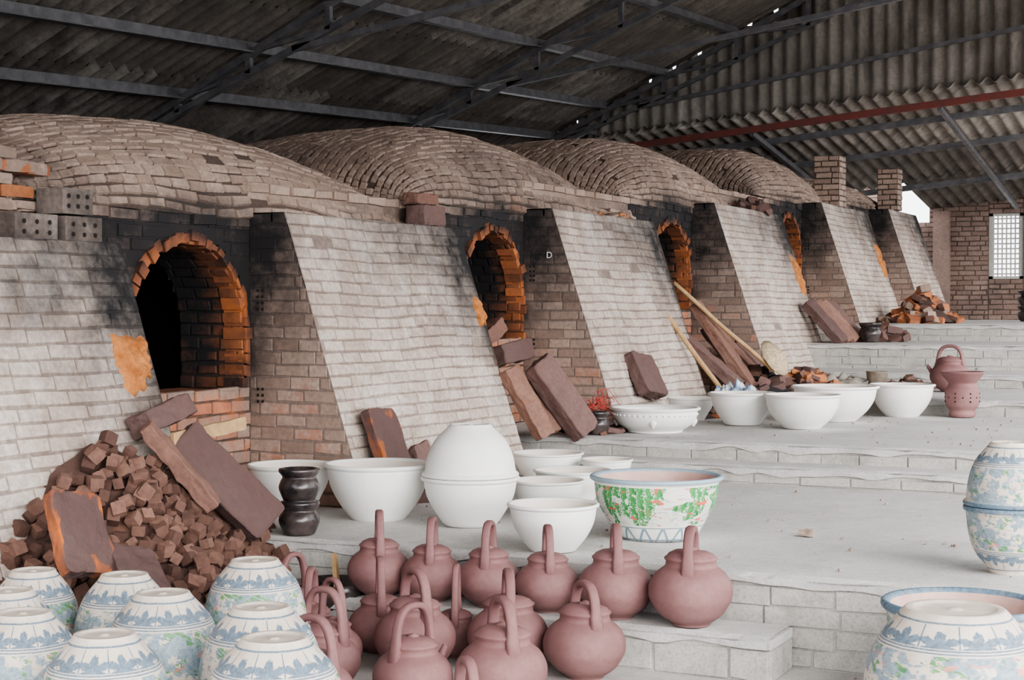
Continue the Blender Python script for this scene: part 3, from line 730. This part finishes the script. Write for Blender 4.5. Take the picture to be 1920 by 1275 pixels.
def slab(name,a,b,w,th,side=(0,1,0),mat=None,j=.0065,edge=None):
    R,l,c=orient(a,b,side);mb=MB();rough_box(mb,(0,0,0),(w,th,l),R,0,j,div=14)
    if edge:
        s=random.random()*30
        for i,p in enumerate(mb.v):
            q=R.transposed()@Vector(p)
            e=max(abs(q.x)/(w/2),abs(q.z)/(l/2))+.45*noise.noise(q*9+V(s,0,0))+.15*noise.noise(q*30+V(s,0,0))
            rr=sm((e-.70)/.25)
            mb.c[i]=(mb.c[i][0],0,rr*edge,1)
    return mb.build(name,[mat or M_slab],c)
E=.8
slab('kiln_shelf_slab',(-3.93,4.49,.44),(-4.07,4.54,.72),.25,.05,edge=E)
slab('kiln_shelf_slab',(-3.78,4.62,.36),(-3.96,4.72,.50),.2,.05)
slab('kiln_shelf_slab',(-4.47,5.42,.90),(-4.47,5.72,.97),.14,.10,(1,0,.4))
slab('kiln_shelf_slab',(-4.20,5.58,.55),(-4.42,5.40,.90),.07,.09,(1,.6,0),mat=M_slabo)
slab('kiln_shelf_slab',(-4.10,5.84,.45),(-4.38,5.56,.84),.20,.09,(.6,1,0))
slab('wood_plank',(-4.36,5.50,.84),(-4.38,6.05,.875),.06,.02,(0,0,1),mat=M_wood,j=.004)
slab('kiln_shelf_slab',(-4.27,7.34,.37),(-4.46,7.36,.86),.27,.06,edge=.7)
slab('kiln_shelf_slab',(-4.27,7.68,.37),(-4.36,7.62,.66),.18,.05)
slab('kiln_shelf_slab',(-4.33,9.2,.59),(-4.55,9.12,1.02),.14,.08,(.4,1,0),mat=M_slabo)
slab('kiln_shelf_slab',(-4.16,9.46,.60),(-4.42,9.26,1.06),.20,.12,(.4,1,0))
slab('kiln_shelf_slab',(-4.62,9.08,1.10),(-4.52,9.32,1.14),.16,.13,(1,0,.3),mat=M_slab)
slab('kiln_shelf_slab',(-4.74,9.1,1.20),(-4.70,9.28,1.30),.13,.1,(1,0,.3),mat=M_slabo)
slab('kiln_shelf_slab',(-4.34,9.32,.60),(-4.50,9.3,.96),.12,.07,(.4,1,0),mat=M_slabo)
slab('kiln_shelf_slab',(-4.34,11.12,.76),(-4.50,11.18,1.05),.36,.10,edge=.45)
for i,(y,m) in enumerate(((15.75,M_slab),(16.0,M_slabo),(16.25,M_slabo),(16.5,M_slab))):
    slab('kiln_shelf_slab',(-4.15,y+.05,1.07),(-4.50,y-.02,1.47),.17,.09,(0.3,1,0),mat=m)
for i,(y,m,zz) in enumerate(((12.55,M_slab,1.15),(12.8,M_slabo,1.45),(13.05,M_slab,1.25),(13.35,M_slabo,1.2),(13.6,M_slab,1.05),(13.85,M_slab,1.1))):
    slab('kiln_shelf_slab',(-4.12-.03*i,y+.12,.71),(-4.62,y-.02,zz),.17,.09,mat=m)
def stone_on(p,d,m,R=None,name='brick_block'):
    mb=MB();rough_box(mb,(0,0,0),d,R or Matrix.Rotation(random.uniform(-.4,.4),3,'Z'),div=6);mb.build(name,[m],(p[0],p[1],p[2]+d[2]/2))
stone_on((-5.0,8.85,1.925),(.13,.36,.13),M_slab,Matrix.Rotation(.1,3,'Z'))
stone_on((-5.02,8.82,2.06),(.12,.26,.07),M_slabo,Matrix.Rotation(-.1,3,'Z'))
stone_on((-2.04,7.13,.362),(.07,.035,.03),M_side,None,'brick_fragment')
mb=MB()
for (y,z,l) in((5.60,1.70,.24),(5.56,1.825,.20),(5.30,1.70,.26)):
    mb.box((-5.08,y-l/2,z),(-4.93,y+l/2,z+.115),0,(.3,.5,0))
    for q in range(3):
        for w_ in(0,1):
            cy=y-l/2+l*(.2+.3*q);cz=z+.035+.045*w_
            mb.add([V(-4.926,cy+.011*math.cos(a*.7854),cz+.011*math.sin(a*.7854)) for a in range(8)],[tuple(range(8))],1)
mb.build('hollow_blocks',[M_wmort,M_hole_shade])
def rubble(name,cx,cy,z,rx,ry,h,n,size,mats,fl=.5,flat=.5):
    mb=MB()
    for i in range(n):
        a=random.random()*6.28;q=random.random()**.6
        x=cx+rx*q*math.cos(a);y=cy+ry*q*math.sin(a);zz=z+max(size*.3,h*(1-q)*random.uniform(.5,1))
        s=size*random.uniform(.6,1.2)
        R=Matrix.Rotation(random.random()*6,3,'Z')@Matrix.Rotation(random.uniform(-fl,fl),3,'X')@Matrix.Rotation(random.uniform(-fl,fl),3,'Y')
        rough_box(mb,(x,y,zz),(s*1.8,s,s*.6/flat*.6),R,random.randrange(len(mats)),.004,div=2)
    seg=16;vs=[V(cx,cy,z+h*.8)]+[V(cx+rx*k_*math.cos(6.283*i/seg),cy+ry*k_*math.sin(6.283*i/seg),z+h*.75*(1-k_)) for k_ in(.5,.95) for i in range(seg)]
    fs=[(0,1+i,1+(i+1)%seg) for i in range(seg)]+[(1+i,1+seg+i,1+seg+(i+1)%seg,1+(i+1)%seg) for i in range(seg)]
    mb.add(vs,fs,0,(.2,.4,0),smooth=True)
    mb.build(name,mats)
rubble('rubble_heap',-4.12,11.65,.58,.2,.65,.14,60,.07,[M_slab,M_red,M_cube])
rubble('rubble_heap',-3.98,13.9,.70,.3,.45,.2,60,.08,[M_red,M_cube,M_slab])
rubble('rubble_heap',-4.2,13.2,.70,.3,.6,.22,50,.09,[M_black,M_cube,M_slab])
rubble('rubble_heap',-3.15,14.25,.70,.25,.2,.1,40,.06,[M_cube,M_slab])
rubble('rubble_heap',-4.0,16.9,1.06,.25,.5,.2,45,.10,[M_slab,M_cube])
rubble('brick_pile',-3.95,18.6,1.24,.38,.5,.42,80,.11,[M_cube,M_red,M_side])
rubble('rubble_heap',-5.0,15.5,2.38,.12,.4,.14,24,.09,[M_slab,M_cube])
rubble('rubble_heap',-5.1,12.1,2.12,.12,.3,.1,18,.08,[M_dome,M_red])
rubble('rubble_heap',-4.22,9.85,.58,.18,.35,.08,20,.06,[M_slab,M_cube])
rubble('rubble_heap',-4.3,7.7,.36,.1,.3,.16,20,.07,[M_black,M_slab])
mb=MB()
for i in range(60):
    y=random.uniform(4.6,5.5);z=1.89+.055*random.randrange(0,4)
    if y>5.3: z=min(z,2.0)
    rough_box(mb,(-5.14+random.uniform(-.05,.02),y,z+.03),(.1,.19,.052),Matrix.Rotation(random.uniform(-.2,.2),3,'Z'),random.choice((0,1,1)),.004,div=2,tint=(random.random(),.1,.15))
mb.build('loose_kiln_bricks',[M_red,M_side])
def prof(y):
    P_=[(3.0,.30),(4.3,.36),(4.62,.45),(4.9,.64),(5.13,.76),(5.45,.66),(5.8,.50),(6.05,.43),(6.30,.30)]
    for a,b in zip(P_,P_[1:]):
        if a[0]<=y<=b[0]: return a[1]+(b[1]-a[1])*(y-a[0])/(b[0]-a[0])
    return P_[0][1] if y<3 else .2
def ph(x,y): return prof(y)-1.0*(x+4.36)
mb=MB()
grid(mb,lambda u,v:V(u,v,max(0.0,ph(u,v)-.05+.02*noise.noise(V(u*8,v*8,0)))),lin(-4.5,-3.5,20),lin(3.0,6.0,60),0,lambda p:(.3,.5))
y=4.56
while y<6.3:
    x=-4.42
    while x<-3.5:
        xx=x+random.uniform(-.02,.02);yy=y+random.uniform(-.02,.02);z=ph(xx,yy)
        if z>(0.0 if yy<6.06 else .36)+.0 and not (yy>6.0 and xx>-4.15):
            s=random.uniform(.042,.060)
            R=Matrix.Rotation(random.random()*6,3,'Z')@Matrix.Rotation(random.uniform(-.7,.7),3,'X')@Matrix.Rotation(random.uniform(-.7,.7),3,'Y')
            rough_box(mb,(xx,yy,z+random.uniform(-.016,.014)),(s,s,s),R,0,.003,div=2)
            if random.random()<.3: rough_box(mb,(xx+.02,yy+.01,z+.035),(s,s,s),R.transposed(),0,.003,div=2)
        x+=.052
    y+=.052
for i in range(90):
    yy=random.uniform(3.2,4.55);xx=random.uniform(-4.4,-4.0);s=random.uniform(.04,.09)
    R=Matrix.Rotation(random.random()*6,3,'Z')@Matrix.Rotation(random.uniform(-.7,.7),3,'X')
    rough_box(mb,(xx,yy,ph(xx,yy)-.01),(s*1.4,s,s*.7),R,0,.006,div=2)
mb.build('burnt_brick_cube_pile',[M_cube])
t=NT('fire_clay',.95);t.bump(t.noise(30,5,.7),1.0,.015);M_clay=t.col(t.mix(t.mr(t.noise(14,5,.7),.35,.65),(.36,.12,.03),(.58,.24,.08)))
def clay_patch(c,ry,rz_,g):
    mb=MB();n=72;vs=[];fs=[];m=18
    for i in range(m+1):
        for j in range(n):
            q=i/m;a=6.283*j/n;e=1+.4*noise.noise(V(math.cos(a)*1.6,math.sin(a)*1.6,c[1]))+.22*noise.noise(V(math.cos(a)*5,math.sin(a)*5,c[1]))
            sq=1/max(abs(math.cos(a)),abs(math.sin(a)))**.6
            y=min(c[1]+ry*q*e*sq*math.cos(a),c[3]);z=c[2]+rz_*q*e*sq*math.sin(a)
            nn=noise.noise(V(y*18,z*18,1))+.5*noise.noise(V(y*45,z*45,1))
            vs.append(V(wx(z,g)-.012+(1-q**5)*(.042+.022*nn),y,z))
    for i in range(m):
        for j in range(n): fs.append((i*n+j,i*n+(j+1)%n,(i+1)*n+(j+1)%n,(i+1)*n+j))
    mb.add(vs,fs,0,(.6,0,.8),smooth=True)
    mb.build('fire_clay_patch',[M_clay])
clay_patch((0,5.60,1.17,5.73),.125,.125,.36);clay_patch((0,9.02,1.38,9.09),.05,.1,.36)
clay_patch((0,16.05,1.75,16.17),.1,.22,.82);clay_patch((0,19.6,2.0,19.77),.12,.22,1.06)
def pole(name,a,b,r,mat):
    mb=MB();R,l,c=orient(a,b,(0,1,0));n=10;vs=[]
    for i in range(9):
        t_=i/8;o=V(noise.noise(V(t_*2,l,0)),noise.noise(V(t_*2,0,l)),0)*.02
        for j in range(n):
            x=6.283*j/n;vs.append(R@(V(math.cos(x)*r,math.sin(x)*r,(t_-.5)*l)+o))
    fs=[(i*n+j,i*n+(j+1)%n,(i+1)*n+(j+1)%n,(i+1)*n+j) for i in range(8) for j in range(n)]+[tuple(range(n)),tuple(8*n+j for j in range(n))]
    mb.add(vs,fs,0,smooth=True);mb.build(name,[mat],c)
pole('wooden_pole',(-4.16,12.42,.60),(-4.69,12.16,1.42),.02,M_wood)
pole('wooden_pole',(-4.0,13.0,.88),(-4.74,12.58,1.62),.018,M_wood)
mb=MB();T=Matrix.Rotation(1.0,3,'Y')@Matrix.Rotation(.2,3,'X')
lathe(mb,[(0,.09),(.06,.065),(.12,.03),(.17,0),(.168,-.006),(.11,.022),(0,.08)],tilt=T,seg=36);mb.build('woven_bamboo_hat',[M_bamboo],(-4.02,13.1,.99))
def crumple(name,c,rx,ry,h,mat,n=26):
    mb=MB();grid(mb,lambda u,v:V(u*rx,v*ry,max(.004,h*(1-(u*u+v*v)*.5)*(.4+1.1*abs(noise.noise(V(u*3,v*3,c[0]*3)))))),lin(-1,1,n),lin(-1,1,n));mb.build(name,[mat],c)
crumple('plastic_sheet',(-4.02,12.1,.70),.14,.3,.14,M_plastic)
t=NT('cement_sack',.9);crumple('cement_sack',(-3.75,14.15,.70),.28,.28,.14,t.col((.30,.27,.23)))
cu=bpy.data.curves.new('red_wire_tangle','CURVE');cu.dimensions='3D';cu.bevel_depth=.002
for k in range(9):
    s=cu.splines.new('NURBS');n=9;s.points.add(n-1)
    for i in range(n): s.points[i].co=(random.uniform(-.12,.12),random.uniform(-.25,.25),.0+random.uniform(0.0,.28)*(i/n*(1-i/n)*4),1)
    s.use_endpoint_u=True
ob=bpy.data.objects.new('red_wire_tangle',cu);cu.materials.append(M_wire);ob.location=(-4.3,10.0,.62);bpy.context.scene.collection.objects.link(ob)
tx=bpy.data.curves.new('chalk_letter','FONT');tx.body='D';tx.size=.065;tx.extrude=.001
to=bpy.data.objects.new('chalk_letter',tx);tx.materials.append(M_chalk);to.rotation_euler=(math.pi/2,0,0);to.location=(-4.93,10.488,1.77);bpy.context.scene.collection.objects.link(to)
mb=MB()
for i in range(420):
    r=random.random()
    if r<.4: x=random.uniform(-4.2,-.6);y=random.uniform(6.2,9.0);z=.362
    elif r<.7: x=random.uniform(-4.3,-1);y=random.uniform(9.6,12.5);z=.582
    else: x=random.uniform(-2.0,-.3);y=random.uniform(4.6,6.0);z=0
    if r<.2: x=-4.33+abs(random.gauss(0,.12));y=random.uniform(7.2,9.0)
    s=random.uniform(.004,.013)
    rough_box(mb,(x,y,z+s*.4),(s*1.4,s,s*.8),Matrix.Rotation(random.random()*6,3,'Z'),0,.001,div=1)
mb.build('floor_grit',[M_side])

# ---------------------------------------------------------------- light, camera
w=bpy.data.worlds.new('sky');bpy.context.scene.world=w;w.use_nodes=True
w.node_tree.nodes['Background'].inputs[0].default_value=(.94,.965,1,1);w.node_tree.nodes['Background'].inputs[1].default_value=3.9
sd=bpy.data.lights.new('sun','SUN');sd.energy=6.4;sd.angle=math.radians(50);sd.color=(1,.985,.97)
so=bpy.data.objects.new('sun',sd);bpy.context.scene.collection.objects.link(so)
dv=V(-.74,.52,-.43);so.rotation_euler=dv.to_track_quat('-Z','Y').to_euler();so.location=(5,-5,6)
try: bpy.context.scene.view_settings.look='AgX - Medium High Contrast'
except Exception: pass
cam=bpy.data.cameras.new('camera');cam.lens=56.25;cam.sensor_width=36
co=bpy.data.objects.new('camera',cam);bpy.context.scene.collection.objects.link(co)
co.location=(0,0,1.4);co.rotation_euler=(math.radians(90-1.1),0,math.radians(26.4))
bpy.context.scene.camera=co
